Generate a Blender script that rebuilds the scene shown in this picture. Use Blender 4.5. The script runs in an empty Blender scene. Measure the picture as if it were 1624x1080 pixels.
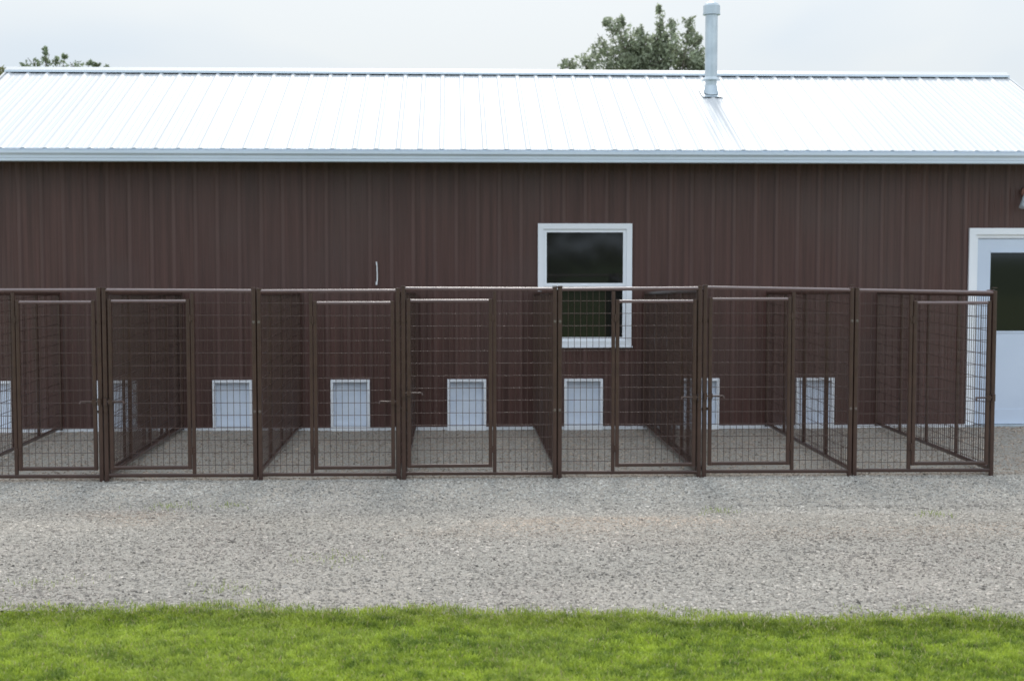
import bpy, bmesh, math, random
import numpy as np
from mathutils import Vector, Matrix
R = math.radians
random.seed(7)
rng = np.random.default_rng(11)
scn = bpy.context.scene
col = scn.collection

# ------------------------------------------------------------------ camera
cam_d = bpy.data.cameras.new('camera')
cam = bpy.data.objects.new('camera', cam_d); col.objects.link(cam)
cam.location = (0, -15.17, 1.95)
cam.rotation_euler = (R(90 - 3.64), 0, R(-2.5))
cam_d.sensor_width = 36
cam_d.lens = 2200 / 1624 * 36
cam_d.clip_end = 3000
cam_d.dof.use_dof = True
cam_d.dof.focus_distance = 10.6
cam_d.dof.aperture_fstop = 2.8
scn.camera = cam

# ------------------------------------------------------------------ world: thin bright overcast
SUN_EL, SUN_AZ = 47, 3          # sun high behind the building
w = bpy.data.worlds.new('World'); scn.world = w; w.use_nodes = True
nt = w.node_tree; nt.nodes.clear()
out = nt.nodes.new('ShaderNodeOutputWorld')
bg = nt.nodes.new('ShaderNodeBackground'); bg.inputs[1].default_value = 0.1
sky = nt.nodes.new('ShaderNodeTexSky'); sky.sky_type = 'NISHITA'; sky.sun_disc = False
sky.sun_elevation = R(SUN_EL); sky.sun_rotation = R(SUN_AZ); sky.dust_density = 3; sky.air_density = 1.0
tc = nt.nodes.new('ShaderNodeTexCoord')
mp = nt.nodes.new('ShaderNodeMapping'); mp.inputs['Scale'].default_value = (1, 1, 2.2)
nz = nt.nodes.new('ShaderNodeTexNoise'); nz.inputs['Scale'].default_value = 1.6; nz.inputs['Detail'].default_value = 4
nz.inputs['Distortion'].default_value = 0.4
cr = nt.nodes.new('ShaderNodeValToRGB')
cr.color_ramp.elements[0].position = 0.34; cr.color_ramp.elements[0].color = (6.0, 7.3, 8.8, 1)
cr.color_ramp.elements[1].position = 0.62; cr.color_ramp.elements[1].color = (8.4, 8.9, 9.2, 1)
mx = nt.nodes.new('ShaderNodeMix'); mx.data_type = 'RGBA'; mx.inputs[0].default_value = 0.9
L = nt.links.new
L(tc.outputs['Generated'], mp.inputs[0]); L(mp.outputs[0], nz.inputs[0]); L(nz.outputs[0], cr.inputs[0])
L(sky.outputs[0], mx.inputs[6]); L(cr.outputs[0], mx.inputs[7]); # a cloud layer is brighter overhead than at the horizon
sp = nt.nodes.new('ShaderNodeSeparateXYZ'); mr = nt.nodes.new('ShaderNodeMapRange')
mr.inputs[1].default_value = .12; mr.inputs[2].default_value = .8; mr.inputs[3].default_value = 1.0; mr.inputs[4].default_value = 1.55
vm = nt.nodes.new('ShaderNodeVectorMath'); vm.operation = 'SCALE'
L(tc.outputs['Generated'], sp.inputs[0]); L(sp.outputs[2], mr.inputs[0]); L(mr.outputs[0], vm.inputs['Scale'])
# extra brightness, a little bluer, added behind the camera to lift the shaded trims
mr2 = nt.nodes.new('ShaderNodeMapRange'); mr2.inputs[1].default_value = .1; mr2.inputs[2].default_value = -.8; mr2.inputs[3].default_value = 0; mr2.inputs[4].default_value = 1
mx2 = nt.nodes.new('ShaderNodeMix'); mx2.data_type = 'RGBA'; mx2.blend_type = 'MULTIPLY'; mx2.inputs[7].default_value = (1.31, 1.34, 1.40, 1); mx2.clamp_result = False
L(sp.outputs[1], mr2.inputs[0]); L(mr2.outputs[0], mx2.inputs[0])
L(mx.outputs[2], vm.inputs[0]); L(vm.outputs[0], mx2.inputs[6]); L(mx2.outputs[2], bg.inputs[0]); L(bg.outputs[0], out.inputs[0])

sd = bpy.data.lights.new('sun', 'SUN'); sd.energy = 2.4; sd.angle = R(13); sd.color = (1, .96, .9)
sun = bpy.data.objects.new('sun', sd); col.objects.link(sun)
az = R(SUN_AZ)
dirv = Vector((math.sin(az) * math.cos(R(SUN_EL)), math.cos(az) * math.cos(R(SUN_EL)), math.sin(R(SUN_EL))))
sun.rotation_euler = dirv.to_track_quat('Z', 'Y').to_euler()
scn.view_settings.view_transform = 'Standard'; scn.view_settings.look = 'None'
scn.view_settings.exposure = 0; scn.view_settings.gamma = 1
scn.cycles.filter_width = 1.6

# ------------------------------------------------------------------ materials
def mat(name, base, rough=.5, metal=0, spec=.5, var=None, scale=5, detail=4, stretch=(1,1,1), bump=0, bscale=60, var2=None, lo=.35, hi=.65, coat=0):
    m = bpy.data.materials.new(name); m.use_nodes = True
    n = m.node_tree; b = n.nodes['Principled BSDF']
    b.inputs['Base Color'].default_value = (*base, 1); b.inputs['Roughness'].default_value = rough
    b.inputs['Metallic'].default_value = metal; b.inputs['Specular IOR Level'].default_value = spec
    b.inputs['Coat Weight'].default_value = coat
    tc = n.nodes.new('ShaderNodeTexCoord'); mp = n.nodes.new('ShaderNodeMapping'); mp.inputs['Scale'].default_value = stretch
    n.links.new(tc.outputs['Object'], mp.inputs[0])
    if var:
        t = n.nodes.new('ShaderNodeTexNoise'); t.inputs['Scale'].default_value = scale; t.inputs['Detail'].default_value = detail
        r = n.nodes.new('ShaderNodeValToRGB')
        r.color_ramp.elements[0].position = lo; r.color_ramp.elements[0].color = (*base, 1)
        r.color_ramp.elements[1].position = hi; r.color_ramp.elements[1].color = (*var, 1)
        n.links.new(mp.outputs[0], t.inputs[0]); n.links.new(t.outputs[0], r.inputs[0])
        last = r.outputs[0]
        if var2:
            t2 = n.nodes.new('ShaderNodeTexNoise'); t2.inputs['Scale'].default_value = scale * .23; t2.inputs['Detail'].default_value = 3
            n.links.new(tc.outputs['Object'], t2.inputs[0])
            r2 = n.nodes.new('ShaderNodeValToRGB'); r2.color_ramp.elements[0].position = .45; r2.color_ramp.elements[1].position = .68
            n.links.new(t2.outputs[0], r2.inputs[0])
            x = n.nodes.new('ShaderNodeMix'); x.data_type = 'RGBA'; x.inputs[7].default_value = (*var2, 1)
            n.links.new(r2.outputs[0], x.inputs[0]); n.links.new(last, x.inputs[6]); last = x.outputs[2]
        n.links.new(last, b.inputs['Base Color'])
    if bump:
        t = n.nodes.new('ShaderNodeTexNoise'); t.inputs['Scale'].default_value = bscale; t.inputs['Detail'].default_value = 3
        bm_ = n.nodes.new('ShaderNodeBump'); bm_.inputs['Strength'].default_value = bump; bm_.inputs['Distance'].default_value = .02
        n.links.new(tc.outputs['Object'], t.inputs[0]); n.links.new(t.outputs[0], bm_.inputs['Height']); n.links.new(bm_.outputs[0], b.inputs['Normal'])
    return m

M = {}
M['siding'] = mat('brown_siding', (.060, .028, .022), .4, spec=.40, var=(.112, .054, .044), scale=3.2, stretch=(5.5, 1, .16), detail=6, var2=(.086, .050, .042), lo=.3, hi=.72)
def rib_highlight(m, phase, pitch, colr):  # lighter tone painted along the rib tops in place of their highlights
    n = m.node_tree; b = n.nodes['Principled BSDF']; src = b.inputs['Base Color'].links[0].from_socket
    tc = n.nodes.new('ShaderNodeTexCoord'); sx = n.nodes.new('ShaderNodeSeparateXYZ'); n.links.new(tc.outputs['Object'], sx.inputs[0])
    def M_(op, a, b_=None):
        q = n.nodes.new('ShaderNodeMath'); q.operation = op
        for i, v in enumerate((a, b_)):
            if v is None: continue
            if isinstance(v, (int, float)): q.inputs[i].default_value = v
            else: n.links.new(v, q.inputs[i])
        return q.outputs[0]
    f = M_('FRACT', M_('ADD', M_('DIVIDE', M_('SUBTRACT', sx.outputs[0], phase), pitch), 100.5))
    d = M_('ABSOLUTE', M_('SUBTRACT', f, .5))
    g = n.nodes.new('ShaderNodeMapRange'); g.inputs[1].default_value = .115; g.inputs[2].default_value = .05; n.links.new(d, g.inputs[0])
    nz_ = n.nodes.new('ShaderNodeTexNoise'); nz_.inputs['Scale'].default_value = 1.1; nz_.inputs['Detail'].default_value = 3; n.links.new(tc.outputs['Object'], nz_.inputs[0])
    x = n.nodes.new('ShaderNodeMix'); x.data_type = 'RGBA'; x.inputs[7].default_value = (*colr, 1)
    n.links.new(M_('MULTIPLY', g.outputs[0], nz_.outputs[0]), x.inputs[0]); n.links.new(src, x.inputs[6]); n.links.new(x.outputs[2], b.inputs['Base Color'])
rib_highlight(M['siding'], 2.4005, .2345, (.122, .070, .060))
M['fence'] = mat('brown_fence_paint', (.050, .025, .018), .3, var=(.066, .034, .024), scale=9, spec=.55)
M['wire'] = mat('brown_wire_paint', (.056, .031, .025), .3, var=(.076, .042, .033), scale=25)
M['bolt'] = mat('galvanised_bolt', (.22, .19, .18), .35, .8)
M['roofw'] = mat('white_roof_steel', (.59, .595, .60), .5, 0, .4, var=(.55, .555, .56), scale=.9, stretch=(1, .3, .3))
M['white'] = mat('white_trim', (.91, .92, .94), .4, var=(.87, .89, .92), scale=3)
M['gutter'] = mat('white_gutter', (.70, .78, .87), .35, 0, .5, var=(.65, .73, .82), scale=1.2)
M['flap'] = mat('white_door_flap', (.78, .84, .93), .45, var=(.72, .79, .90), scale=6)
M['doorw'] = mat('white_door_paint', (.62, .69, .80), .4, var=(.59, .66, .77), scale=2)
M['glass'] = mat('dark_glass', (.014, .014, .013), .05, 0, .5, coat=.12)
M['dark'] = mat('dark_interior', (.02, .019, .018), .9)
M['galv'] = mat('galvanised_steel', (.60, .66, .70), .35, .55, var=(.5, .56, .6), scale=7)
M['bark'] = mat('bark', (.11, .09, .07), .9, var=(.17, .14, .11), scale=14, stretch=(1, 1, .2), bump=.5)
M['conc'] = mat('concrete', (.30, .29, .27), .9, var=(.24, .235, .22), scale=5)
M['cord'] = mat('white_conduit', (.75, .75, .74), .5)
M['rail'] = mat('glossy_rail_paint', (.085, .042, .040), .36, var=(.115, .060, .056), scale=12, spec=.9, coat=.35); M['rail'].node_tree.nodes['Principled BSDF'].inputs['Coat Roughness'].default_value = .3; M['rail'].node_tree.nodes['Principled BSDF'].inputs['Coat IOR'].default_value = 1.8
M['rust'] = mat('reddish_fixture_box', (.22, .09, .06), .6, var=(.16, .07, .05), scale=20)

def attr_mat(name, rough=.8, trans=0, spec=.3, mul=1.0):
    m = bpy.data.materials.new(name); m.use_nodes = True; n = m.node_tree
    b = n.nodes['Principled BSDF']; b.inputs['Roughness'].default_value = rough; b.inputs['Specular IOR Level'].default_value = spec
    a = n.nodes.new('ShaderNodeAttribute'); a.attribute_name = 'tint'
    n.links.new(a.outputs['Color'], b.inputs['Base Color'])
    if trans:
        t = n.nodes.new('ShaderNodeBsdfTranslucent'); mxs = n.nodes.new('ShaderNodeMixShader'); mxs.inputs[0].default_value = trans
        n.links.new(a.outputs['Color'], t.inputs[0]); n.links.new(b.outputs[0], mxs.inputs[1]); n.links.new(t.outputs[0], mxs.inputs[2])
        n.links.new(mxs.outputs[0], n.nodes['Material Output'].inputs[0])
    return m
M['leaf'] = attr_mat('leaf', .6, .4)
M['grass'] = attr_mat('grass_blade', .5, .45)
M['stone'] = attr_mat('gravel_stone', .85, 0)

# ------------------------------------------------------------------ mesh helper
class MB:
    def __init__(s): s.v = []; s.f = []; s.sm = []
    def add(s, vs, fs, smooth=False):
        o = len(s.v); s.v += [tuple(v) for v in vs]
        for f in fs: s.f.append(tuple(i + o for i in f)); s.sm.append(smooth)
    def box(s, a, b):
        x0, y0, z0 = a; x1, y1, z1 = b
        s.add([(x0,y0,z0),(x1,y0,z0),(x1,y1,z0),(x0,y1,z0),(x0,y0,z1),(x1,y0,z1),(x1,y1,z1),(x0,y1,z1)],
              [(3,2,1,0),(4,5,6,7),(0,1,5,4),(1,2,6,5),(2,3,7,6),(3,0,4,7)])
    def prism(s, prof, p0, p1, u, v, smooth=True, cap=True):
        p0 = Vector(p0); p1 = Vector(p1); n = len(prof)
        vs = [p0 + u * a + v * b for a, b in prof] + [p1 + u * a + v * b for a, b in prof]
        s.add(vs, [(i, (i + 1) % n, n + (i + 1) % n, n + i) for i in range(n)], smooth)
        if cap: s.add(vs, [tuple(range(n))[::-1], tuple(range(n, 2 * n))])
    def frame(s, p0, p1):
        d = (Vector(p1) - Vector(p0)).normalized()
        a = Vector((0, 0, 1)) if abs(d.z) < .9 else Vector((0, 1, 0))
        u = d.cross(a).normalized(); v = u.cross(d).normalized(); return u, v
    def tube(s, p0, p1, w=.034):        # square tube with rounded corners
        u, v = s.frame(p0, p1); h = w / 2; c = h * .38; k = c * .3
        q = [(h-c, h), (h-k, h-k), (h, h-c)]; prof = []
        for sx, sy, rev in ((1,1,0),(1,-1,1),(-1,-1,0),(-1,1,1)):
            pts = [(a*sx, b*sy) for a, b in q]
            prof += pts[::-1] if rev else pts
        s.prism(prof, p0, p1, u, v)
    def cyl(s, p0, p1, r, r1=None, n=16, cap=True):
        u, v = s.frame(p0, p1); r1 = r if r1 is None else r1; p0 = Vector(p0); p1 = Vector(p1)
        a = [(math.cos(2*math.pi*i/n), math.sin(2*math.pi*i/n)) for i in range(n)]
        vs = [p0 + (u*x + v*y)*r for x, y in a] + [p1 + (u*x + v*y)*r1 for x, y in a]
        s.add(vs, [(i, (i+1) % n, n+(i+1) % n, n+i) for i in range(n)], True)
        if cap: s.add(vs, [tuple(range(n))[::-1], tuple(range(n, 2*n))])
    def wire(s, p0, p1, r=.0024): s.cyl(p0, p1, r, n=6, cap=False)
    def build(s, name, m, parent=None):
        me = bpy.data.meshes.new(name); me.from_pydata(s.v, [], s.f); me.materials.append(m)
        me.polygons.foreach_set('use_smooth', s.sm); me.update()
        bm_ = bmesh.new(); bm_.from_mesh(me); bmesh.ops.recalc_face_normals(bm_, faces=bm_.faces); bm_.to_mesh(me); bm_.free()
        o = bpy.data.objects.new(name, me); col.objects.link(o)
        if parent: o.parent = parent
        return o

def empty(name, loc, label, cat, group=None):
    o = bpy.data.objects.new(name, None); col.objects.link(o); o.location = loc; o.empty_display_size = .2
    o['label'] = label; o['category'] = cat
    if group: o['group'] = group
    return o

def np_mesh(name, V, F, m, tint=None, nside=3, parent=None, smooth=False):
    """V (n,3), F (k,nside) arrays, tint per vertex"""
    me = bpy.data.meshes.new(name)
    me.vertices.add(len(V)); me.vertices.foreach_set('co', V.astype(np.float32).ravel())
    k = len(F); me.loops.add(k * nside); me.loops.foreach_set('vertex_index', F.astype(np.int32).ravel())
    me.polygons.add(k); me.polygons.foreach_set('loop_start', np.arange(k, dtype=np.int32) * nside)
    try: me.polygons.foreach_set('loop_total', np.full(k, nside, dtype=np.int32))
    except Exception: pass
    me.materials.append(m)
    if tint is not None:
        a = me.attributes.new('tint', 'FLOAT_COLOR', 'POINT')
        a.data.foreach_set('color', np.concatenate([tint, np.ones((len(tint), 1))], 1).astype(np.float32).ravel())
    me.update(calc_edges=True)
    me.polygons.foreach_set('use_smooth', np.full(k, smooth))
    o = bpy.data.objects.new(name, me); col.objects.link(o)
    if parent: o.parent = parent
    return o

def struct(o): o['kind'] = 'structure'; return o

def vnoise(x, y, s, seed=0):
    """smooth value noise in numpy, 0..1"""
    r = np.random.default_rng(seed).random((256, 256))
    x = np.asarray(x) / s + 100.3; y = np.asarray(y) / s + 100.7
    xi = np.floor(x).astype(int); yi = np.floor(y).astype(int); fx = x - xi; fy = y - yi
    fx = fx*fx*(3-2*fx); fy = fy*fy*(3-2*fy)
    g = lambda a, b: r[a % 256, b % 256]
    return (g(xi, yi)*(1-fx) + g(xi+1, yi)*fx)*(1-fy) + (g(xi, yi+1)*(1-fx) + g(xi+1, yi+1)*fx)*fy

# ------------------------------------------------------------------ ground
def grid_sheet(name, xs, ys, zf, m):
    X, Y = np.meshgrid(xs, ys); Z = zf(X, Y)
    V = np.stack([X.ravel(), Y.ravel(), Z.ravel()], 1); nx, ny = len(xs), len(ys)
    i = (np.arange(ny-1)[:, None] * nx + np.arange(nx-1)[None, :]).ravel()
    F = np.stack([i, i+1, i+nx+1, i+nx], 1)
    return np_mesh(name, V, F, m, nside=4, smooth=True)

def ground_mat(name, cols, fine, patch, patchcol, rough=.95, bump=.6):
    m = bpy.data.materials.new(name); m.use_nodes = True; n = m.node_tree; b = n.nodes['Principled BSDF']
    b.inputs['Roughness'].default_value = rough; b.inputs['Specular IOR Level'].default_value = .2
    tc = n.nodes.new('ShaderNodeTexCoord')
    vo = n.nodes.new('ShaderNodeTexVoronoi'); vo.inputs['Scale'].default_value = fine
    rp = n.nodes.new('ShaderNodeValToRGB'); e = rp.color_ramp.elements
    e[0].color = (*cols[0], 1); e[1].color = (*cols[-1], 1)
    for i, c in enumerate(cols[1:-1]): q = e.new((i+1)/(len(cols)-1)); q.color = (*c, 1)
    n.links.new(tc.outputs['Object'], vo.inputs[0])
    sep = n.nodes.new('ShaderNodeSeparateColor'); n.links.new(vo.outputs['Color'], sep.inputs[0]); n.links.new(sep.outputs[0], rp.inputs[0])
    t2 = n.nodes.new('ShaderNodeTexNoise'); t2.inputs['Scale'].default_value = patch; t2.inputs['Detail'].default_value = 5
    r2 = n.nodes.new('ShaderNodeValToRGB'); r2.color_ramp.elements[0].position = .48; r2.color_ramp.elements[1].position = .7
    n.links.new(tc.outputs['Object'], t2.inputs[0]); n.links.new(t2.outputs[0], r2.inputs[0])
    x = n.nodes.new('ShaderNodeMix'); x.data_type = 'RGBA'; x.inputs[7].default_value = (*patchcol, 1)
    n.links.new(r2.outputs[0], x.inputs[0]); n.links.new(rp.outputs[0], x.inputs[6]); n.links.new(x.outputs[2], b.inputs['Base Color'])
    bp = n.nodes.new('ShaderNodeBump'); bp.inputs['Strength'].default_value = bump; bp.inputs['Distance'].default_value = .012
    n.links.new(vo.outputs['Distance'], bp.inputs['Height']); n.links.new(bp.outputs[0], b.inputs['Normal'])
    return m
g1 = ground_mat('field_ground', [(.05,.08,.02), (.09,.14,.03), (.07,.10,.03)], 30, .6, (.06,.09,.03))
struct(grid_sheet('ground', np.linspace(-500, 500, 41), np.linspace(-500, 500, 41), lambda X, Y: X*0 - .03, g1))
g2 = ground_mat('lawn_soil', [(.12,.16,.04), (.16,.20,.05), (.09,.12,.04)], 40, 1, (.14,.17,.05))
def edge(x): return -7.60 - .078*(x + 2.5) + .07*(vnoise(x, x*0, .17, 2) - .5) + .20*(vnoise(x, x*0, .55, 3) - .5) + .16*(vnoise(x, x*0, 1.9, 4) - .5)
g3 = ground_mat('gravel_ground', [(.33,.305,.27), (.40,.37,.325), (.36,.335,.295), (.26,.24,.21), (.45,.42,.37)], 80, .8, (.41,.37,.32), bump=1)
def gz(X, Y):
    return .022*(vnoise(X*.4, Y, .8, 5) - .5) + .009*(vnoise(X*.6, Y, .22, 6) - .5) - .012*np.exp(-((Y + 4.75 + .04*X)/.10)**2)*np.clip((X-1.8)/1.0, 0, 1)
# lawn: strip at the camera side of the gravel
xs = np.linspace(-30, 30, 241)
def lawn():
    ys = np.linspace(0, 1, 30); X, T = np.meshgrid(xs, ys); Y = edge(X)*(1-T) + T*(-45.0)
    V = np.stack([X.ravel(), Y.ravel(), (X*0 - .004).ravel()], 1); nx, ny = len(xs), len(ys)
    i = (np.arange(ny-1)[:, None]*nx + np.arange(nx-1)[None, :]).ravel()
    return np_mesh('lawn', V, np.stack([i, i+nx, i+nx+1, i+1], 1), g2, nside=4)
struct(lawn())
def gravel():
    T, X = np.meshgrid(np.linspace(0, 1, 150), np.linspace(-14, 18, 320)); Y = 9.0*T + (1-T)*(edge(X) - .04)
    V = np.stack([X.ravel(), Y.ravel(), (gz(X, Y) + .004).ravel()], 1); a, b = X.shape
    i = (np.arange(a-1)[:, None]*b + np.arange(b-1)[None, :]).ravel()
    return np_mesh('gravel_yard', V, np.stack([i, i+b, i+b+1, i+1], 1), g3, nside=4, smooth=True)
struct(gravel())

# loose stones on the yard
OCT = np.array([(1,0,0),(-1,0,0),(0,1,0),(0,-1,0),(0,0,1),(0,0,-1)], float)
OF = np.array([(0,2,4),(2,1,4),(1,3,4),(3,0,4),(2,0,5),(1,2,5),(3,1,5),(0,3,5)])
def stones(n, x0, x1, y0, y1, smin, smax, colf, seed):
    r = np.random.default_rng(seed)
    x = r.uniform(x0, x1, n); y = r.uniform(y0, y1, n)
    k = y > edge(x) - .02 - np.abs(r.normal(0, .05, n)); x = x[k]; y = y[k]; n = len(x)
    s = smin + (smax - smin) * r.random(n)**2.5
    P = OCT[None]*(.75 + .5*r.random((n, 6, 3))) + r.normal(0, .22, (n, 6, 3))
    P = P * (s[:, None, None]) * np.stack([r.uniform(.8, 1.5, n), r.uniform(.7, 1.2, n), r.uniform(.45, .8, n)], 1)[:, None, :]
    a = r.uniform(0, 2*np.pi, n); c, q = np.cos(a)[:, None], np.sin(a)[:, None]
    X = P[..., 0]*c - P[..., 1]*q; Y = P[..., 0]*q + P[..., 1]*c
    V = np.stack([X + x[:, None], Y + y[:, None], P[..., 2] + (gz(x, y) + .004 + s*.12)[:, None]], 2).reshape(-1, 3)
    F = (OF[None] + (np.arange(n)*6)[:, None, None]).reshape(-1, 3)
    return V, F, np.repeat(colf(x, y, r), 6, 0)
def stone_col(x, y, r):
    n = len(x); b = (r.uniform(.20, .50, n)*(1.12 - .10*np.clip((-y-5)/1.5, 0, 1)))[:, None]*np.array([[1.04, .935, .81]])
    k = r.random(n)
    b[k < .07] *= .50; b[k > .985] *= 1.3
    bl = np.clip((y + 5.1)/1.0, 0, 1)[:, None] * np.clip((-3.2 - y)/.2, 0, 1)[:, None]      # bluish crushed stone along the fence
    b = b*(1-bl) + bl*b*np.array([[.90, .95, .99]])
    inn = np.clip((y + 3.35)/.1, 0, 1)[:, None]                                            # finer browner gravel in the runs
    b = b*(1-inn) + inn*b*np.array([[.86, .775, .71]])
    p = np.clip((vnoise(x*.45, y, .45, 8) - .55)/.22, 0, 1)*np.clip(1-abs(y+5.2)/1.0, 0, 1); p = p[:, None]
    b = b*(1-p*.5) + p*.5*b*np.array([[1.08, .86, .70]])
    tb = (np.exp(-((y + 5.35 + .25*(vnoise(x*.3, y, .6, 53) - .5))/.38)**2)*(.4 + .6*vnoise(x*.4, y, .4, 54)))[:, None]
    b = b*(1-tb*.6) + tb*.6*(b*.45 + .21)*np.array([[1.05, .955, .84]])
    q = np.clip((vnoise(x, y, .7, 9) - .6)/.3, 0, 1)[:, None]
    b = b*(1-q*.3) + q*.3*b*np.array([[1.02, .95, .95]])
    b *= (.86 + .28*vnoise(x*.5, y, .5, 10))[:, None]
    yl = -4.62 - .06*(x - 2.2) + .07*(vnoise(x, x*0, .3, 51) - .5)
    rut = np.exp(-((y - yl)/.035)**2)*np.clip((x - 1.6)/.6, 0, 1)*np.clip((4.6 - x)/.8, 0, 1)*vnoise(x, x*0, .2, 52)
    b = b*(1 - .6*rut)[:, None]
    return np.clip(b, .03, .8)
parts = [stones(200000, -5.4, 6.4, -8.1, -3.2, .0042, .0135, stone_col, 1), stones(60000, -6.5, 8, -3.3, .0, .0045, .013, stone_col, 2),
         stones(12000, 6, 12, -8, 0, .007, .02, stone_col, 3), stones(10000, -12, -5.6, -8, 0, .007, .02, stone_col, 4)]
off = 0; Vs, Fs, Ts = [], [], []
for V, F, T in parts: Vs.append(V); Fs.append(F + off); Ts.append(T); off += len(V)
o = np_mesh('gravel', np.concatenate(Vs), np.concatenate(Fs), M['stone'], np.concatenate(Ts)); o['kind'] = 'stuff'
o['label'] = 'loose grey crushed stones lying over the yard'; o['category'] = 'gravel'

# grass blades
def blades(x, y, h, wd, lean, colr, r):
    n = len(x); a = r.uniform(0, 2*np.pi, n); dx, dy = np.cos(a), np.sin(a)
    la = r.uniform(0, 2*np.pi, n); lx, ly = np.cos(la)*lean*h, np.sin(la)*lean*h
    z0 = np.where(y < edge(x), -.004, .002)
    P = np.empty((n, 5, 3))
    P[:, 0] = np.stack([x - dx*wd, y - dy*wd, z0], 1); P[:, 1] = np.stack([x + dx*wd, y + dy*wd, z0], 1)
    P[:, 2] = np.stack([x + dx*wd*.8 + lx*.35, y + dy*wd*.8 + ly*.35, z0 + h*.6], 1)
    P[:, 3] = np.stack([x - dx*wd*.8 + lx*.35, y - dy*wd*.8 + ly*.35, z0 + h*.6], 1)
    P[:, 4] = np.stack([x + lx, y + ly, z0 + h*(1 - .25*lean)], 1)
    b = (np.arange(n)*5)[:, None]
    F = np.concatenate([b + np.array([[0, 1, 2]]), b + np.array([[0, 2, 3]]), b + np.array([[3, 2, 4]])], 0)
    return P.reshape(-1, 3), F, np.repeat(colr, 5, 0)
def grass_col(x, y, r):
    n = len(x)
    t = vnoise(x, y*1.6, .34, 21)*.12 + vnoise(x, y*1.5, .11, 27)*.28 + .05 + vnoise(x, y*1.3, .045, 22)*.38 + r.random(n)*.22
    t = np.clip((t - .30)/.46, 0, 1)[:, None]
    c = (1-t)*np.array([[.115, .19, .033]]) + t*np.array([[.48, .59, .08]])
    y_ = (vnoise(x, y, .5, 23) > .62)[:, None]*.22
    c = c*(1-y_) + y_*np.array([[.46, .54, .12]])
    ed = np.clip((y - edge(x) + .16)/.16, 0, 1)[:, None]
    ed2 = np.clip((y - edge(x) + .42)/.25, 0, 1)[:, None]; c = c*(1 - .28*ed2*(1-.5*ed))
    dry = r.random(n) < .04 + .10*ed[:, 0]; c[dry] = np.array([.50, .44, .24])
    return c*r.uniform(.8, 1.2, n)[:, None]
def grass(n, x0, x1, y0, y1, wd, seed):
    r = np.random.default_rng(seed); x = r.uniform(x0, x1, n); y = r.uniform(y0, y1, n)
    k = (y < edge(x) + np.abs(r.normal(0, .055, n)) - .03) & (r.random(n) < np.clip(.35 + 1.3*vnoise(x, y, .16, 25), 0, 1) + .35*np.clip((edge(x)-y)/.35, 0, 1))
    x = x[k]; y = y[k]; n = len(x)
    h = (.014 + .018*vnoise(x, y, .22, 24) + .018*vnoise(x, y, .06, 26) + r.uniform(-.008, .014, n))
    return blades(x, y, h, wd*r.uniform(.7, 1.3, n), r.uniform(.15, .95, n), grass_col(x, y, r), r)
G = [grass(330000, -3.6, 4.2, -9.5, -7.3, .0022, 31), grass(60000, -12, 12, -10, -6.9, .004, 32), grass(60000, -12, 12, -18, -9.5, .005, 33)]
# weeds sprouting through the gravel
r = np.random.default_rng(40)
wx, wy = [], []
spots = [(-2.15, -4.55, .10), (-1.7, -4.5, .07), (-.75, -6.4, .12), (2.0, -4.9, .09), (3.6, -5.1, .09), (-2.4, -7.0, .12), (-1.3, -7.2, .10)]
for i in range(70): xx = r.uniform(-3.8, 5); spots.append((xx, edge(np.array([xx]))[0] + abs(r.normal(0, .10)), r.uniform(.02, .07)))
for sx, sy, sr in spots:
    k = int(800*sr); wx.append(sx + r.normal(0, sr, k)); wy.append(sy + r.normal(0, sr*.9, k))
wx = np.concatenate(wx); wy = np.concatenate(wy); n = len(wx)
G.append(blades(wx, wy, r.uniform(.010, .042, n), np.full(n, .0022), r.uniform(.2, 1, n), np.array([[.30, .36, .11]])*r.uniform(.6, 1.35, n)[:, None], r))
off = 0; Vs, Fs, Ts = [], [], []
for V, F, T in G: Vs.append(V); Fs.append(F + off); Ts.append(T); off += len(V)
o = np_mesh('grass', np.concatenate(Vs), np.concatenate(Fs), M['grass'], np.concatenate(Ts)); o['kind'] = 'stuff'
o['label'] = 'short bright green lawn grass with weeds straying into the gravel'; o['category'] = 'grass'

# ------------------------------------------------------------------ building
XL, XR = -5.15, 6.85            # wall ends
WT = 2.99                       # wall top
RY, RZ = 2.2, 4.135              # ridge
EY, EZ = -.46, 3.0              # eave edge
sl = (RZ - EZ)/(RY - EY); YB = 2*RY
shed = empty('kennel_building', (0, 0, 0), 'long brown metal sided building with white steel roof behind the dog runs', 'building')

OPEN = [(.985, 1.935, .96, 2.22), (5.80, 6.75, .03, 2.155)]     # window, door openings x0,x1,z0,z1
DOGX = [-4.945, -3.627, -2.383, -1.106, .165, 1.448, 2.737, 4.02]
for cx in DOGX: OPEN.append((cx - .19, cx + .19, .045, .53))
def wall_profile(x0, x1, phase, pitch, h):
    pts = []; k = math.floor((x0 - phase)/pitch) - 1
    while phase + k*pitch < x1 + pitch:
        c = phase + k*pitch
        pts += [(c-.036, 0), (c-.013, h), (c+.013, h), (c+.036, 0)]
        for q in (1/3, 2/3):
            d = c + pitch*q; pts += [(d-.016, 0), (d-.005, .0048), (d+.005, .0048), (d+.016, 0)]
        k += 1
    f = lambda x: np.interp(x, [p[0] for p in pts], [p[1] for p in pts])
    xs = sorted({round(p[0], 4) for p in pts if x0 < p[0] < x1} | {x0, x1} | {v for o in OPEN for v in o[:2] if x0 < v < x1})
    return xs, f
PH, PT = 2.4005, .2345
xs_, pf = wall_profile(XL, XR, PH, PT, .015)
mb = MB()
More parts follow.
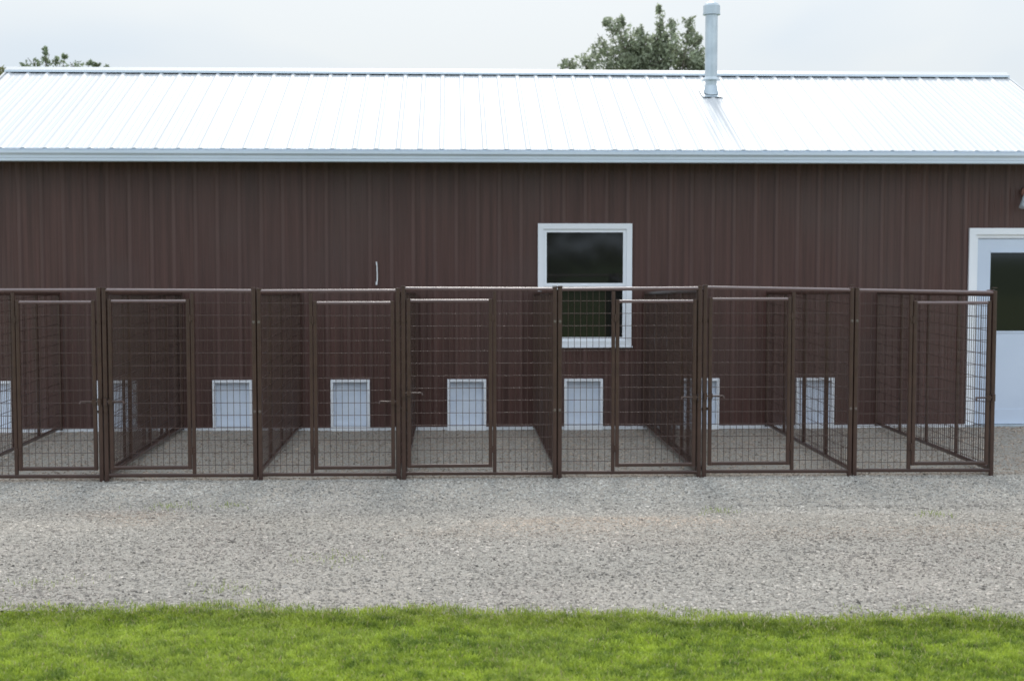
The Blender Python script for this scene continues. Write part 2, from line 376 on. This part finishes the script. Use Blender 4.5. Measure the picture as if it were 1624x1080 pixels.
for a, b in zip(xs_[:-1], xs_[1:]):
    m_ = (a + b)/2; segs = [(.03, WT)]
    for (x0, x1, z0, z1) in OPEN:
        if x0 < m_ < x1:
            ns = []
            for s0, s1 in segs:
                if z0 > s0: ns.append((s0, min(z0, s1)))
                if z1 < s1: ns.append((max(z1, s0), s1))
            segs = ns
    ya, yb = -pf(a), -pf(b)
    for s0, s1 in segs: mb.add([(a, ya, s0), (b, yb, s0), (b, yb, s1), (a, ya, s1)], [(0, 1, 2, 3)])
# gable ends and back
for X in (XL, XR):
    mb.add([(X, .001, .03), (X, YB, .03), (X, YB, WT), (X, RY, RZ - .06), (X, .001, WT)], [(0, 1, 2, 3, 4)])
mb.add([(XL, YB, .03), (XR, YB, .03), (XR, YB, WT), (XL, YB, WT)], [(0, 1, 2, 3)])
# reveals of the openings and inner lining
for (x0, x1, z0, z1) in OPEN:
    mb.add([(x0, 0, z0), (x1, 0, z0), (x1, 0, z1), (x0, 0, z1), (x0, .1, z0), (x1, .1, z0), (x1, .1, z1), (x0, .1, z1)],
           [(0, 1, 5, 4), (1, 2, 6, 5), (2, 3, 7, 6), (3, 0, 4, 7)])
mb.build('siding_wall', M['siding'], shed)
mb = MB(); mb.box((XL+.02, .02, -.05), (XR-.02, YB-.02, .028)); mb.build('foundation', M['conc'], shed)
mb = MB(); mb.box((XL, -.030, .004), (5.722, -.002, .036)); mb.box((XL, -.036, .030), (5.722, -.030, .036)); mb.build('base_trim', M['white'], shed)
# roof
RXL, RXR = XL - .25, XR + .13
def roof_sheet(mb, side):
    ph, pt, h = 2.416, .2286, .014
    pts = []; k = math.floor((RXL - ph)/pt)
    while ph + k*pt < RXR + pt:
        c = ph + k*pt; pts += [(c-.034, 0), (c-.011, h), (c+.011, h), (c+.034, 0)]
        for q in (1/3, 2/3): d = c + pt*q; pts += [(d-.016, 0), (d, .003), (d+.016, 0)]
        k += 1
    X = np.array([p[0] for p in pts]); H = np.array([p[1] for p in pts])
    k = (X > RXL) & (X < RXR); X = np.concatenate([[RXL], X[k], [RXR]]); H = np.concatenate([[0], H[k], [0]])
    nrm = math.sqrt(1 + sl*sl)
    rows = []
    for (t0, z) in ((0, 0), (1, 0)):
        y = EY*(1-t0) + RY*t0; zz = EZ*(1-t0) + RZ*t0 + .022
        yy = np.full(len(X), y) - H*sl/nrm; zv = zz + H/nrm
        if side: yy = 2*RY - yy
        rows.append([(a, b, c) for a, b, c in zip(X, yy, zv)])
    low = [[(a, b, c - .003) for a, b, c in r_] for r_ in rows]; n = len(X)
    mb.add(rows[0] + rows[1] + low[0] + low[1],
        [(i, i+1, n+i+1, n+i) for i in range(n-1)] + [(2*n+i, 3*n+i, 3*n+i+1, 2*n+i+1) for i in range(n-1)] + [(i, 2*n+i, 2*n+i+1, i+1) for i in range(n-1)])
mb = MB(); roof_sheet(mb, 0); roof_sheet(mb, 1)
roof = mb.build('roof', M['roofw'], shed)
# dark underlay closes the ribs
mb = MB()
mb.add([(RXL+.01, EY+.03, EZ), (RXR-.01, EY+.03, EZ), (RXR-.01, RY, RZ), (RXL+.01, RY, RZ), (RXL+.01, YB-EY-.03, EZ), (RXR-.01, YB-EY-.03, EZ)], [(0, 1, 2, 3), (3, 2, 5, 4)])
mb.add([(RXL+.01, EY+.03, EZ-.02), (RXR-.01, EY+.03, EZ-.02), (RXR-.01, 0, EZ-.02), (RXL+.01, 0, EZ-.02)], [(0, 1, 2, 3)])
mb.box((RXL+.01, EY+.010, EZ-.02), (RXR-.01, EY+.028, EZ+.033)); mb.build('underlay', M['gutter'], roof)
# soffit
mb = MB(); mb.box((XL-.2, EY+.05, WT-.03), (XR+.10, -.002, WT-.018)); mb.build('soffit', M['gutter'], shed)
# ridge cap with turned down lips standing on the ribs
mb = MB(); c = .115
for sgn in (1, -1):
    y1 = RY - sgn*c; z1 = RZ - sl*c + .070
    mb.add([(RXL-.01, RY, RZ+.074), (RXR+.01, RY, RZ+.074), (RXR+.01, y1, z1), (RXL-.01, y1, z1)],
           [(0, 1, 2, 3)])
mb.build('ridge_cap', M['roofw'], roof)
mb = MB()
for sgn in (1, -1):
    y1 = RY - sgn*c; z1 = RZ - sl*c + .069; mb.box((RXL-.01, y1-.002, z1-.024), (RXR+.01, y1+.002, z1))
mb.build('cap_lip', M['gutter'], roof)
mb = MB()
for sgn in (1, -1):
    y1 = RY - sgn*(c-.035); mb.box((RXL+.14, min(y1, RY), RZ - sl*(c-.035) + .02), (RXR-.14, max(y1, RY), RZ - sl*(c-.035) + .058))
mb.build('ridge_closure', M['dark'], roof)
# rake trims
for X, s_ in ((RXL, -1), (RXR, 1)):
    mb = MB()
    for side in (0, 1):
        f = (lambda y: 2*RY - y) if side else (lambda y: y)
        a0, a1 = X - .012, X + .012
        v = []
        for xx in (a0, a1):
            v += [(xx, f(EY), EZ+.046), (xx, f(RY), RZ+.046), (xx, f(RY), RZ-.10), (xx, f(EY), EZ-.10)]
        mb.add(v, [(0, 1, 2, 3), (4, 5, 6, 7), (0, 1, 5, 4), (3, 2, 6, 7), (0, 3, 7, 4)])
    mb.build('rake_trim', M['roofw'], roof)
# gutter, K profile
prof = [(0, 0), (-.055, 0), (-.058, .028), (-.072, .036), (-.074, .062), (-.096, .084), (-.098, .112), (-.090, .112), (-.089, .088), (-.068, .064), (-.066, .006), (0, .006)]
mb = MB(); n = len(prof); gy, gzz = EY + .045, 2.893
vs = [(RXL+.01, gy+a, gzz+b) for a, b in prof] + [(RXR-.01, gy+a, gzz+b) for a, b in prof]
mb.add(vs, [(i, (i+1) % n, n+(i+1) % n, n+i) for i in range(n)] + [tuple(range(n)), tuple(range(n, 2*n))])
mb.box((RXL+.02, gy+.001, gzz), (RXR-.02, gy+.02, gzz+.112))
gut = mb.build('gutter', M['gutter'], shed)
# window
def rect_frame(mb, x0, x1, z0, z1, w_, y0, y1, wt=None, wb=None):
    wt = wt or w_; wb = wb or w_
    mb.box((x0, y0, z0), (x0+w_, y1, z1)); mb.box((x1-w_, y0, z0), (x1, y1, z1))
    mb.box((x0+w_, y0, z1-wt), (x1-w_, y1, z1)); mb.box((x0+w_, y0, z0), (x1-w_, y1, z0+wb))
win = empty('window', (1.46, 0, .92), '', ''); del win['label']; del win['category']; win.parent = shed
win.location = (0, 0, 0)
mb = MB(); rect_frame(mb, .945, 1.977, .918, 2.262, .060, -.030, .012)
mb.box((.935, -.036, .905), (1.987, -.030+.002, .922)); mb.build('frame', M['white'], win)
mb = MB(); rect_frame(mb, 1.0055, 1.9165, 1.575, 2.2015, .036, -.012, .030); mb.build('upper_sash', M['white'], win)
mb = MB(); rect_frame(mb, 1.0055, 1.9165, .9785, 1.5745, .038, -.002, .040); mb.build('lower_sash', M['white'], win)
mb = MB(); mb.box((1.04, .012, 1.61), (1.88, .018, 2.167)); mb.build('pane', M['glass'], win)
mb = MB(); mb.box((1.042, .022, 1.015), (1.88, .028, 1.538)); mb.build('pane', M['glass'], win)
mb = MB(); mb.box((1.43, -.020, 1.578), (1.49, -.012, 1.592)); mb.build('latch', M['white'], win)
# entry door
dr = empty('entry_door', (0, 0, 0), '', ''); del dr['label']; del dr['category']; dr.parent = shed
mb = MB(); x0, x1 = 5.724, 6.83
mb.box((x0, -.034, .0), (x0+.075, .01, 2.215)); mb.box((x1-.075, -.034, .0), (x1, .01, 2.215)); mb.box((x0+.075, -.034, 2.145), (x1-.075, .01, 2.215))
mb.box((x0+.075, -.006, .03), (x0+.105, .04, 2.145)); mb.box((x1-.105, -.006, .03), (x1-.075, .04, 2.145)); mb.box((x0+.105, -.006, 2.105), (x1-.105, .04, 2.145))
mb.build('frame', M['white'], dr)
mb = MB(); a, b = x0+.108, x1-.108      # leaf with a big light
mb.box((a, .012, .035), (a+.15, .055, 2.10)); mb.box((b-.15, .012, .035), (b, .055, 2.10))
mb.box((a+.15, .012, 1.965), (b-.15, .055, 2.10)); mb.box((a+.15, .012, .035), (b-.15, .055, 1.055))
mb.box((a+.15, .004, 1.055), (b-.15, .012, 1.075)); mb.box((a+.15, .004, 1.945), (b-.15, .012, 1.965))
mb.box((a+.15, .006, .035), (b-.15, .012, .20))
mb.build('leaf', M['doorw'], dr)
mb = MB(); mb.box((a+.15, .03, 1.055), (b-.15, .036, 1.965)); mb.build('pane', M['glass'], dr)
mb = MB(); mb.cyl((b-.07, .012, 1.0), (b-.07, -.05, 1.0), .011); mb.cyl((b-.07, -.05, 1.0), (b-.19, -.055, 1.0), .010); mb.cyl((b-.07, .012, 1.0), (b-.07, .004, 1.0), .032); mb.build('handle', M['galv'], dr)
mb = MB(); mb.box((x0, -.06, .0), (x1, -.036, .028)); mb.box((x0+.106, -.035, .002), (x1-.106, .06, .03)); mb.build('threshold', M['galv'], dr)
# dog doors
for cx in DOGX:
    h = bpy.data.objects.new('dog_door', None); col.objects.link(h); h.parent = shed; h.location = (cx, 0, 0); h.empty_display_size = .1
    mb = MB(); rect_frame(mb, -.212, .212, .0, .562, .026, -.050, .012, wb=.045); [mb.cyl((a_, -.050, b_), (a_, -.053, b_), .005, n=8) for a_ in (-.199, .199) for b_ in (.06, .30, .54)]; mb.build('frame', M['white'], h)
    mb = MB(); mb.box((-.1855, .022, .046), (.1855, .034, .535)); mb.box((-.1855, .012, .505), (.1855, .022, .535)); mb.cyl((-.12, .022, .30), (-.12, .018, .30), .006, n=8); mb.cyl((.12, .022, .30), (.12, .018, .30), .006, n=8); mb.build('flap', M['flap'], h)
# short white cable stub on the wall
mb = MB(); P = [(-.815, -.012, 1.845), (-.808, -.028, 1.80), (-.805, -.028, 1.70), (-.806, -.028, 1.64), (-.812, -.030, 1.60)]
for p, q in zip(P[:-1], P[1:]): mb.cyl(p, q, .0075, n=8)
mb.cyl((-.812, -.030, 1.63), (-.813, -.030, 1.595), .011, n=8)
mb.build('cable_stub', M['cord'], shed)
# twin floodlight over the door
lf = bpy.data.objects.new('twin_floodlight', None); col.objects.link(lf); lf.parent = shed; lf.location = (6.345, -.02, 2.56)
mb = MB(); mb.cyl((0, .0, .05), (0, -.035, .05), .058, n=20); mb.build('mounting_box', M['rust'], lf)
for s_ in (-1, 1):
    mb = MB(); mb.cyl((s_*.015, -.04, .04), (s_*.045, -.07, .0), .010, n=10)
    mb.cyl((s_*.045, -.07, .0), (s_*.058, -.085, -.045), .015, .020, n=14); mb.cyl((s_*.058, -.085, -.045), (s_*.078, -.115, -.12), .020, .038, n=18)
    mb.build('lamp_head', M['galv'], lf)
# flue pipe
FX, FY_ = 3.10, 1.42; fz = EZ + .03 + sl*(FY_ - EY)
fl = bpy.data.objects.new('flue_pipe', None); col.objects.link(fl); fl.parent = shed
mb = MB(); mb.cyl((FX, FY_, fz-.1), (FX, FY_, 4.72), .068, n=28); mb.cyl((FX, FY_, 4.36), (FX, FY_, 4.372), .070, n=28)
mb.cyl((FX, FY_, fz+.17), (FX, FY_, 4.76), .0735, n=28)
mb.box((FX-.004, FY_-.077, fz+.2), (FX+.004, FY_-.070, 4.76)); mb.build('pipe', M['galv'], fl)
mb = MB(); mb.cyl((FX, FY_, 4.775), (FX, FY_, 4.865), .100, n=28); mb.cyl((FX, FY_, 4.865), (FX, FY_, 4.893), .100, .078, n=28); mb.cyl((FX, FY_, 4.893), (FX, FY_, 4.915), .078, .04, n=28); mb.cyl((FX, FY_, 4.762), (FX, FY_, 4.776), .104, n=28); mb.build('cap', M['galv'], fl)
mb = MB(); mb.cyl((FX, FY_, fz+.165), (FX, FY_, fz+.20), .105, .076, n=28); mb.cyl((FX, FY_, fz+.158), (FX, FY_, fz+.166), .107, n=28); mb.build('storm_collar', M['galv'], fl)
mb = MB(); q = 24; top = []; bot = []
for i in range(q):
    a = 2*math.pi*i/q; top.append((FX + .070*math.cos(a), FY_ + .070*math.sin(a), fz + .10)); yy = FY_ + .09*math.sin(a)
    bot.append((FX + .09*math.cos(a), yy, EZ + .05 + sl*(yy - EY)))
mb.add(top + bot, [(i, (i+1) % q, q+(i+1) % q, q+i) for i in range(q)], True)
for (ya, yb, hw, dz) in ((FY_-.15, FY_+.20, .12, .043),):
    mb.add([(FX-hw, ya, EZ+dz+sl*(ya-EY)), (FX+hw, ya, EZ+dz+sl*(ya-EY)), (FX+hw, yb, EZ+dz+sl*(yb-EY)), (FX-hw, yb, EZ+dz+sl*(yb-EY))], [(0, 1, 2, 3)])
mb.build('flashing', M['galv'], fl)

# ------------------------------------------------------------------ kennel runs
FYc = -3.34
GRP = 'brown wire kennel front panels'
def mesh_fill(mb, x0, x1, z0, z1, zref, y, r=.0024, sx=.0533, sz=.1062):
    n = max(1, round((x1 - x0)/sx))
    for i in range(1, n):
        x = x0 + (x1-x0)*i/n; mb.wire((x, y, z0), (x, y, z1), r*.9)
    z = zref
    while z > z0 + .02:
        if z < z1 - .02: mb.wire((x0, y+.0045, z), (x1, y+.0045, z), r*1.15)
        z -= sz
def front_panel(x0, x1, xi, side, zt, gz1, gz0, lz, label, dz=0):
    """x0..x1 outer edges, xi the inner upright, side = which end holds the gate"""
    W = .036; t = empty('kennel_front_panel', ((x0+x1)/2, FYc, 0), label, 'kennel panel', GRP)
    ox = (x0+x1)/2; X0, X1, XI = x0-ox, x1-ox, xi-ox
    za, zb = zt if isinstance(zt, tuple) else (zt, zt)
    mb = MB()
    mb.tube((X0+W/2, 0, .0), (X0+W/2, 0, za), W); mb.tube((X1-W/2, 0, .0), (X1-W/2, 0, zb), W)
    mb.tube((X0+W, 0, .058+dz), (X1-W, 0, .052+dz), .030)
    mb.tube((XI, 0, .066), (XI, 0, min(za, zb)-W), .031)
    mb.build('frame', M['fence'], t)
    mb = MB(); mb.cyl((X0+W-.003, 0, za-W/2), (X1-W+.003, 0, zb-W/2), W*.42, n=20); mb.build('top_rail', M['rail'], t)
    mid = (za+zb)/2
    mb = MB()
    if side > 0: fx0, fx1 = X0+W, XI-.016; gx0, gx1 = XI+.020, X1-W-.012
    else: fx0, fx1 = XI+.016, X1-W; gx0, gx1 = X0+W+.012, XI-.020
    mesh_fill(mb, fx0, fx1, .07, mid-W, mid-.122, 0)
    mb.build('wire_mesh', M['wire'], t)
    g = bpy.data.objects.new('gate', None); col.objects.link(g); g.parent = t
    mb = MB(); w_ = .032
    mb.tube((gx0+w_/2, -.004, gz0), (gx0+w_/2, -.004, gz1), w_); mb.tube((gx1-w_/2, -.004, gz0), (gx1-w_/2, -.004, gz1), w_)
    mb.tube((gx0+w_, -.004, gz0+w_/2), (gx1-w_, -.004, gz0+w_/2), w_-.002)
    mb.build('gate_frame', M['fence'], g)
    mb = MB(); mb.cyl((gx0+w_-.002, -.004, gz1-w_/2), (gx1-w_+.002, -.004, gz1-w_/2), w_*.42, n=20); mb.build('top_rail', M['rail'], g)
    mb = MB(); mesh_fill(mb, gx0+w_, gx1-w_, gz0+w_, gz1-w_, mid-.122, -.004); mb.build('gate_mesh', M['wire'], g)
    # latch at the post side, hinges at the inner upright
    ex = gx1 if side > 0 else gx0; s_ = 1 if side > 0 else -1
    mb = MB(); mb.cyl((ex-s_*.125, -.032, lz), (ex+s_*.042, -.032, lz), .0075, n=8); mb.cyl((ex-s_*.125, -.032, lz+.003), (ex-s_*.132, -.055, lz-.02), .008, n=8)
    mb.box((min(ex-s_*.034, ex+s_*.002), -.040, lz-.022), (max(ex-s_*.034, ex+s_*.002), -.021, lz+.022))
    mb.box((min(ex+s_*.014, ex+s_*.040), -.044, lz-.030), (max(ex+s_*.014, ex+s_*.040), -.019, lz+.030))
    mb.build('latch', M['fence'], g)
    hx = gx0 if side > 0 else gx1
    for z in (gz0 + .16, gz1 - .16):
        mb = MB(); mb.cyl((hx-s_*.004, -.026, z-.03), (hx-s_*.004, -.026, z+.03), .008, n=10); mb.box((hx-.026, -.025, z-.018), (hx+.026, -.018, z+.018)); mb.build('hinge', M['fence'], g)
    for e in (X0+W/2, X1-W/2):
        for z in (1.36, .60):
            mb = MB(); mb.cyl((e, -.016, z), (e, -.028, z), .0075, n=6); mb.cyl((e, -.017, z), (e, -.020, z), .0125, n=12); mb.build('bolt', M['bolt'] if (e > 0) == (side < 0) else M['fence'], t)
    for e in (X0+.02, X1-.02):
        mb = MB(); mb.box((e-.019, -.022, zt[0]-.001 if isinstance(zt, tuple) else zt-.001), (e+.019, .022, (max(zt) if isinstance(zt, tuple) else zt)+.004)); mb.build('tube_cap', M['fence'], t)
    return t
LF = {}
front_panel(-4.205, -2.952, -3.682, 1, 1.648, 1.545, .105, .690, 'front kennel panel cut by the left photo edge, gate at its right end')
front_panel(-2.944, -1.656, -2.190, -1, (1.648, 1.640), 1.552, .108, .690, 'front kennel panel second from left, gate hung beside the left double post')
front_panel(-1.648, -.438, -1.192, 1, (1.638, 1.640), 1.535, .098, .680, 'front kennel panel third from left, below the white cable stub, gate on right')
front_panel(-.428, .901, .368, -1, (1.658, 1.652), 1.552, .108, .752, 'front kennel panel just left of the window, gate at its left end')
front_panel(.909, 2.151, 1.386, 1, (1.652, 1.658), 1.545, .105, .705, 'front kennel panel standing in front of the white window')
front_panel(2.161, 3.470, 2.945, -1, (1.665, 1.642), 1.562, .112, .715, 'front kennel panel right of the window, gate beside the right double post')
front_panel(3.478, 4.722, 3.972, 1, (1.640, 1.618), 1.528, .100, .690, 'last front kennel panel on the right, in front of the white entry door')

def divider(X, label, zf=1.64, zw=1.52, nb=4, r=.0027):
    zf -= .02; zw = 1.52
    t = empty('kennel_side_panel', (X, FYc + .04, 0), label, 'kennel panel', 'brown wire kennel side panels')
    Ld = 3.24; W = .034; mb = MB()
    mb.tube((0, 0, .03), (0, 0, zf), W); mb.tube((0, Ld, .03), (0, Ld, zw), W)
    mb.tube((0, W/2, zf-W/2), (0, Ld-W/2, zw-W/2), W-.002); mb.tube((0, W/2, .062), (0, Ld-W/2, .062), W-.002)
    for i in range(1, nb):
        y = Ld*i/nb; mb.tube((0, y, .078), (0, y, zf + (zw-zf)*i/nb - W), .030)
    mb.build('frame', M['fence'], t)
    mb = MB(); n = round(Ld/.0533)
    for i in range(1, n):
        y = Ld*i/n
        if abs((y/(Ld/nb)) % 1 - .5) < .47: mb.wire((0, y, .07), (0, y, zf + (zw-zf)*y/Ld - W), r)
    z = zf - .122
    while z > .09: mb.wire((.005, .01, z), (.005, Ld-.01, z), r); z -= .1062
    mb.build('wire_mesh', M['wire'], t)
    mb = MB(); mb.tube((.0, -.02, zf+.022), (.0, .13, zf+.016), .012); mb.build('strap', M['rail'], t)
    for y in (-.004,):
        for z in (1.36, .60): mb = MB(); mb.box((-.028, -.024, z-.012), (.028, -.017, z+.012)); mb.build('clamp', M['fence'], t)
divider(-4.222, 'kennel side panel nearest the left edge of the photo')
divider(-2.974, 'left one of the twin side panels behind the left double post')
divider(-2.920, 'right one of the twin side panels behind the left double post')
divider(-1.653, 'single side panel left of the post below the white cable stub', 1.638, 1.65)
divider(-.462, 'left one of the twin side panels behind the middle double post')
divider(-.402, 'right one of the twin side panels behind the middle double post', 1.655)
divider(.906, 'side panel hiding the lower left corner of the window', 1.65)
divider(2.124, 'left one of the twin side panels behind the right double post', 1.655)
divider(2.186, 'right one of the twin side panels behind the right double post', 1.66)
divider(3.475, 'side panel crossing the rightmost dog door', 1.64)
divider(4.705, 'end side panel closing the last run by the entry door', 1.618, 1.62)

# ------------------------------------------------------------------ trees
def leaves(C_, Rr, n, r, size, base):
    """n leaves in ellipsoid lobe"""
    d = r.normal(0, 1, (n, 3)); d /= np.linalg.norm(d, axis=1)[:, None]
    rad = r.random(n)**.6*1.25
    P = np.array(C_) + d*rad[:, None]*np.array(Rr)
    a = r.normal(0, 1, (n, 3)); a /= np.linalg.norm(a, axis=1)[:, None]
    b = np.cross(a, r.normal(0, 1, (n, 3))); b /= np.linalg.norm(b, axis=1)[:, None]
    s = (size*r.uniform(.6, 1.3, n))[:, None]
    V = np.stack([P - a*s, P + b*s*.42, P + a*s, P - b*s*.42], 1).reshape(-1, 3)
    F = (np.arange(n)*4)[:, None] + np.arange(4)[None]
    t = np.array(base)[None]*r.uniform(.6, 1.5, n)[:, None]*r.uniform(.75, 1.25)
    return V, F, np.repeat(t, 4, 0)
def tree(loc, lobes, trunk_h, trunk_r, label, size=.075, base=(.075, .095, .042), dens=210, seed=1, group=None, sub=7):
    r = np.random.default_rng(seed); rr = random.Random(seed)
    t = empty('tree', loc, label, 'tree', group)
    mb = MB(); h0 = Vector((0, 0, -.1)); prev = h0; rad = trunk_r
    pts = [h0]
    for i in range(1, 5):
        p = Vector((rr.uniform(-.12, .12), rr.uniform(-.12, .12), trunk_h*i/4)); mb.cyl(prev, p, rad, rad*.88, n=12); prev = p; rad *= .88; pts.append(p)
    for (cx, cy, cz, rx, ry, rz) in lobes:
        st = pts[rr.choice([2, 3, 4])]; e = Vector((cx, cy, cz)); m1 = st.lerp(e, .45) + Vector((rr.uniform(-.2, .2), rr.uniform(-.2, .2), .15))
        br = max(.02, trunk_r*.25*min(1, rx)); mb.cyl(st, m1, br, br*.7, n=7); mb.cyl(m1, e, br*.7, br*.35, n=7)
        for k in range(5):
            d = Vector((rr.uniform(-1, 1)*rx, rr.uniform(-1, 1)*ry, rr.uniform(-.6, 1)*rz))*.8; mb.cyl(e - Vector((0, 0, rz*.3)), e + d, br*.28, .006, n=5, cap=False)
    mb.build('trunk', M['bark'], t)
    Vs, Fs, Ts = [], [], []; off = 0
    for (cx, cy, cz, rx, ry, rz) in lobes:
        vol = rx*ry*rz
        for k in range(max(3, int(sub*2.2))):
            d = r.normal(0, 1, 3); d /= np.linalg.norm(d); q = d*r.random()**.5
            s = r.uniform(.22, .5); n = int(max(6, dens*vol**.72*s*1.5))
            c = (cx + q[0]*rx*.85, cy + q[1]*ry*.85, cz + q[2]*rz*.85)
            V, F, T = leaves(c, (rx*s, ry*s, rz*s), n, r, size, base); Vs.append(V); Fs.append(F + off); Ts.append(T); off += len(V)
    np_mesh('crown', np.concatenate(Vs), np.concatenate(Fs), M['leaf'], np.concatenate(Ts), nside=4, parent=t)
    return t
# pixel scale at the trees' distance was used only to measure sizes in metres
big = [(-1.95, .2, 6.00, .24, .35, .20), (-1.62, -.2, 5.98, .30, .3, .26), (-1.5, 0, 5.55, .7, .7, .5), (-1.05, .1, 6.28, .42, .5, .46), (-.90, -.2, 6.68, .30, .35, .28), (-1.12, 0, 6.88, .12, .2, .12),
       (-.82, 0, 6.92, .09, .15, .14), (-.75, .2, 6.15, .6, .6, .5), (-.42, 0, 6.70, .13, .2, .18), (-.35, 0, 6.25, .5, .6, .42), (0, .1, 6.52, .30, .4, .32), (.02, 0, 6.88, .13, .2, .30), (.0, 0, 7.18, .07, .1, .10),
       (.28, 0, 6.35, .38, .5, .40), (.30, .1, 6.85, .14, .2, .16), (.66, 0, 6.42, .30, .4, .38), (.62, -.1, 6.80, .15, .2, .26), (.60, 0, 6.05, .5, .6, .4), (.84, 0, 6.25, .20, .3, .30), (.86, .1, 6.56, .09, .15, .12), (.86, 0, 5.9, .3, .5, .35),
       (-.2, 0, 5.5, 1.1, 1.1, .6), (-.35, 0, 6.0, .6, .5, .45), (.15, .2, 6.05, .5, .5, .45), (-.6, 0, 6.4, .4, .4, .3), (-.15, .1, 6.35, .35, .4, .3), (.5, .3, 5.0, 1.5, 1.3, .7), (-1, -.3, 4.9, 1.4, 1.2, .7), (0, 0, 4.3, 1.8, 1.6, .7), (.9, -.5, 4.6, 1.0, 1.0, .5)]
tree((4.50, 15, 0), big, 3.6, .17, 'dark green leafy tree rising behind the roof beside the flue pipe', seed=5, sub=9, dens=330, size=.055, base=(.34, .375, .26))
sm = [(-.42, 0, 5.86, .14, .2, .12), (-.20, 0, 5.92, .2, .3, .16), (.02, .1, 6.0, .14, .2, .22), (.02, 0, 6.20, .06, .1, .12), (.28, 0, 5.98, .16, .2, .14), (.42, 0, 6.08, .06, .1, .06), (.60, .1, 5.9, .2, .3, .14),
      (.95, 0, 5.96, .07, .1, .06), (1.08, 0, 5.92, .10, .1, .06), (1.3, 0, 5.86, .08, .1, .05), (0, 0, 5.3, 1.0, 1.0, .5), (.8, .2, 5.2, .8, .8, .5), (0, 0, 4.5, 1.5, 1.3, .7), (.3, 0, 3.8, 1.3, 1.2, .5)]
tree((-8.62, 15, 0), sm, 3.3, .13, 'tree with thin sprigs just showing over the left end of the roof ridge', seed=8, sub=5, dens=150, size=.05, base=(.26, .31, .19))
lb = [(-.04, 0, 5.28, .28, .4, .30), (-.5, 0, 5.15, .5, .6, .6), (-.5, 0, 4.9, .6, .6, .7), (-.2, .1, 4.2, 1.0, .9, .7), (-.6, 0, 3.5, 1.2, 1.0, .7), (.1, 0, 3.4, .8, .8, .5)]
tree((-8.70, 12.5, 0), lb, 2.6, .12, 'round olive green crown peeking past the far left roof corner', seed=9, sub=14, dens=420, size=.05, base=(.20, .21, .09))
# trees across the lawn, behind the photographer, that the window glass mirrors

ref = None
for i, (x, y, sc) in enumerate([(-15, -58, 1.1), (-8.5, -62, 1.0), (-2, -57, 1.15), (4.5, -61, .95), (10.5, -58, 1.1), (17, -60, 1.0)]):
    lab = ['leftmost', 'second', 'third', 'fourth', 'fifth', 'rightmost'][i] + ' broad leafy tree of the row across the lawn, facing the building'
    if ref is None:
        R_ = random.Random(3); lob = [(R_.uniform(-2.6, 2.6), R_.uniform(-1.5, 1.5), R_.uniform(1.0, 7.5), R_.uniform(1.2, 1.9), 1.2, R_.uniform(.9, 1.5)) for _ in range(22)]
        ref = tree((x, y, 0), lob, 4, .25, lab, size=.20, base=(.17, .19, .06), dens=26, seed=12, sub=5, group='trees across the lawn'); t = ref
    else:
        t = ref.copy(); col.objects.link(t); t.location = (x, y, 0); t['label'] = lab
        for ch in list(ref.children): c_ = ch.copy(); col.objects.link(c_); c_.parent = t
    t.rotation_euler.z = i*2.1; t.scale = (sc, sc, sc)
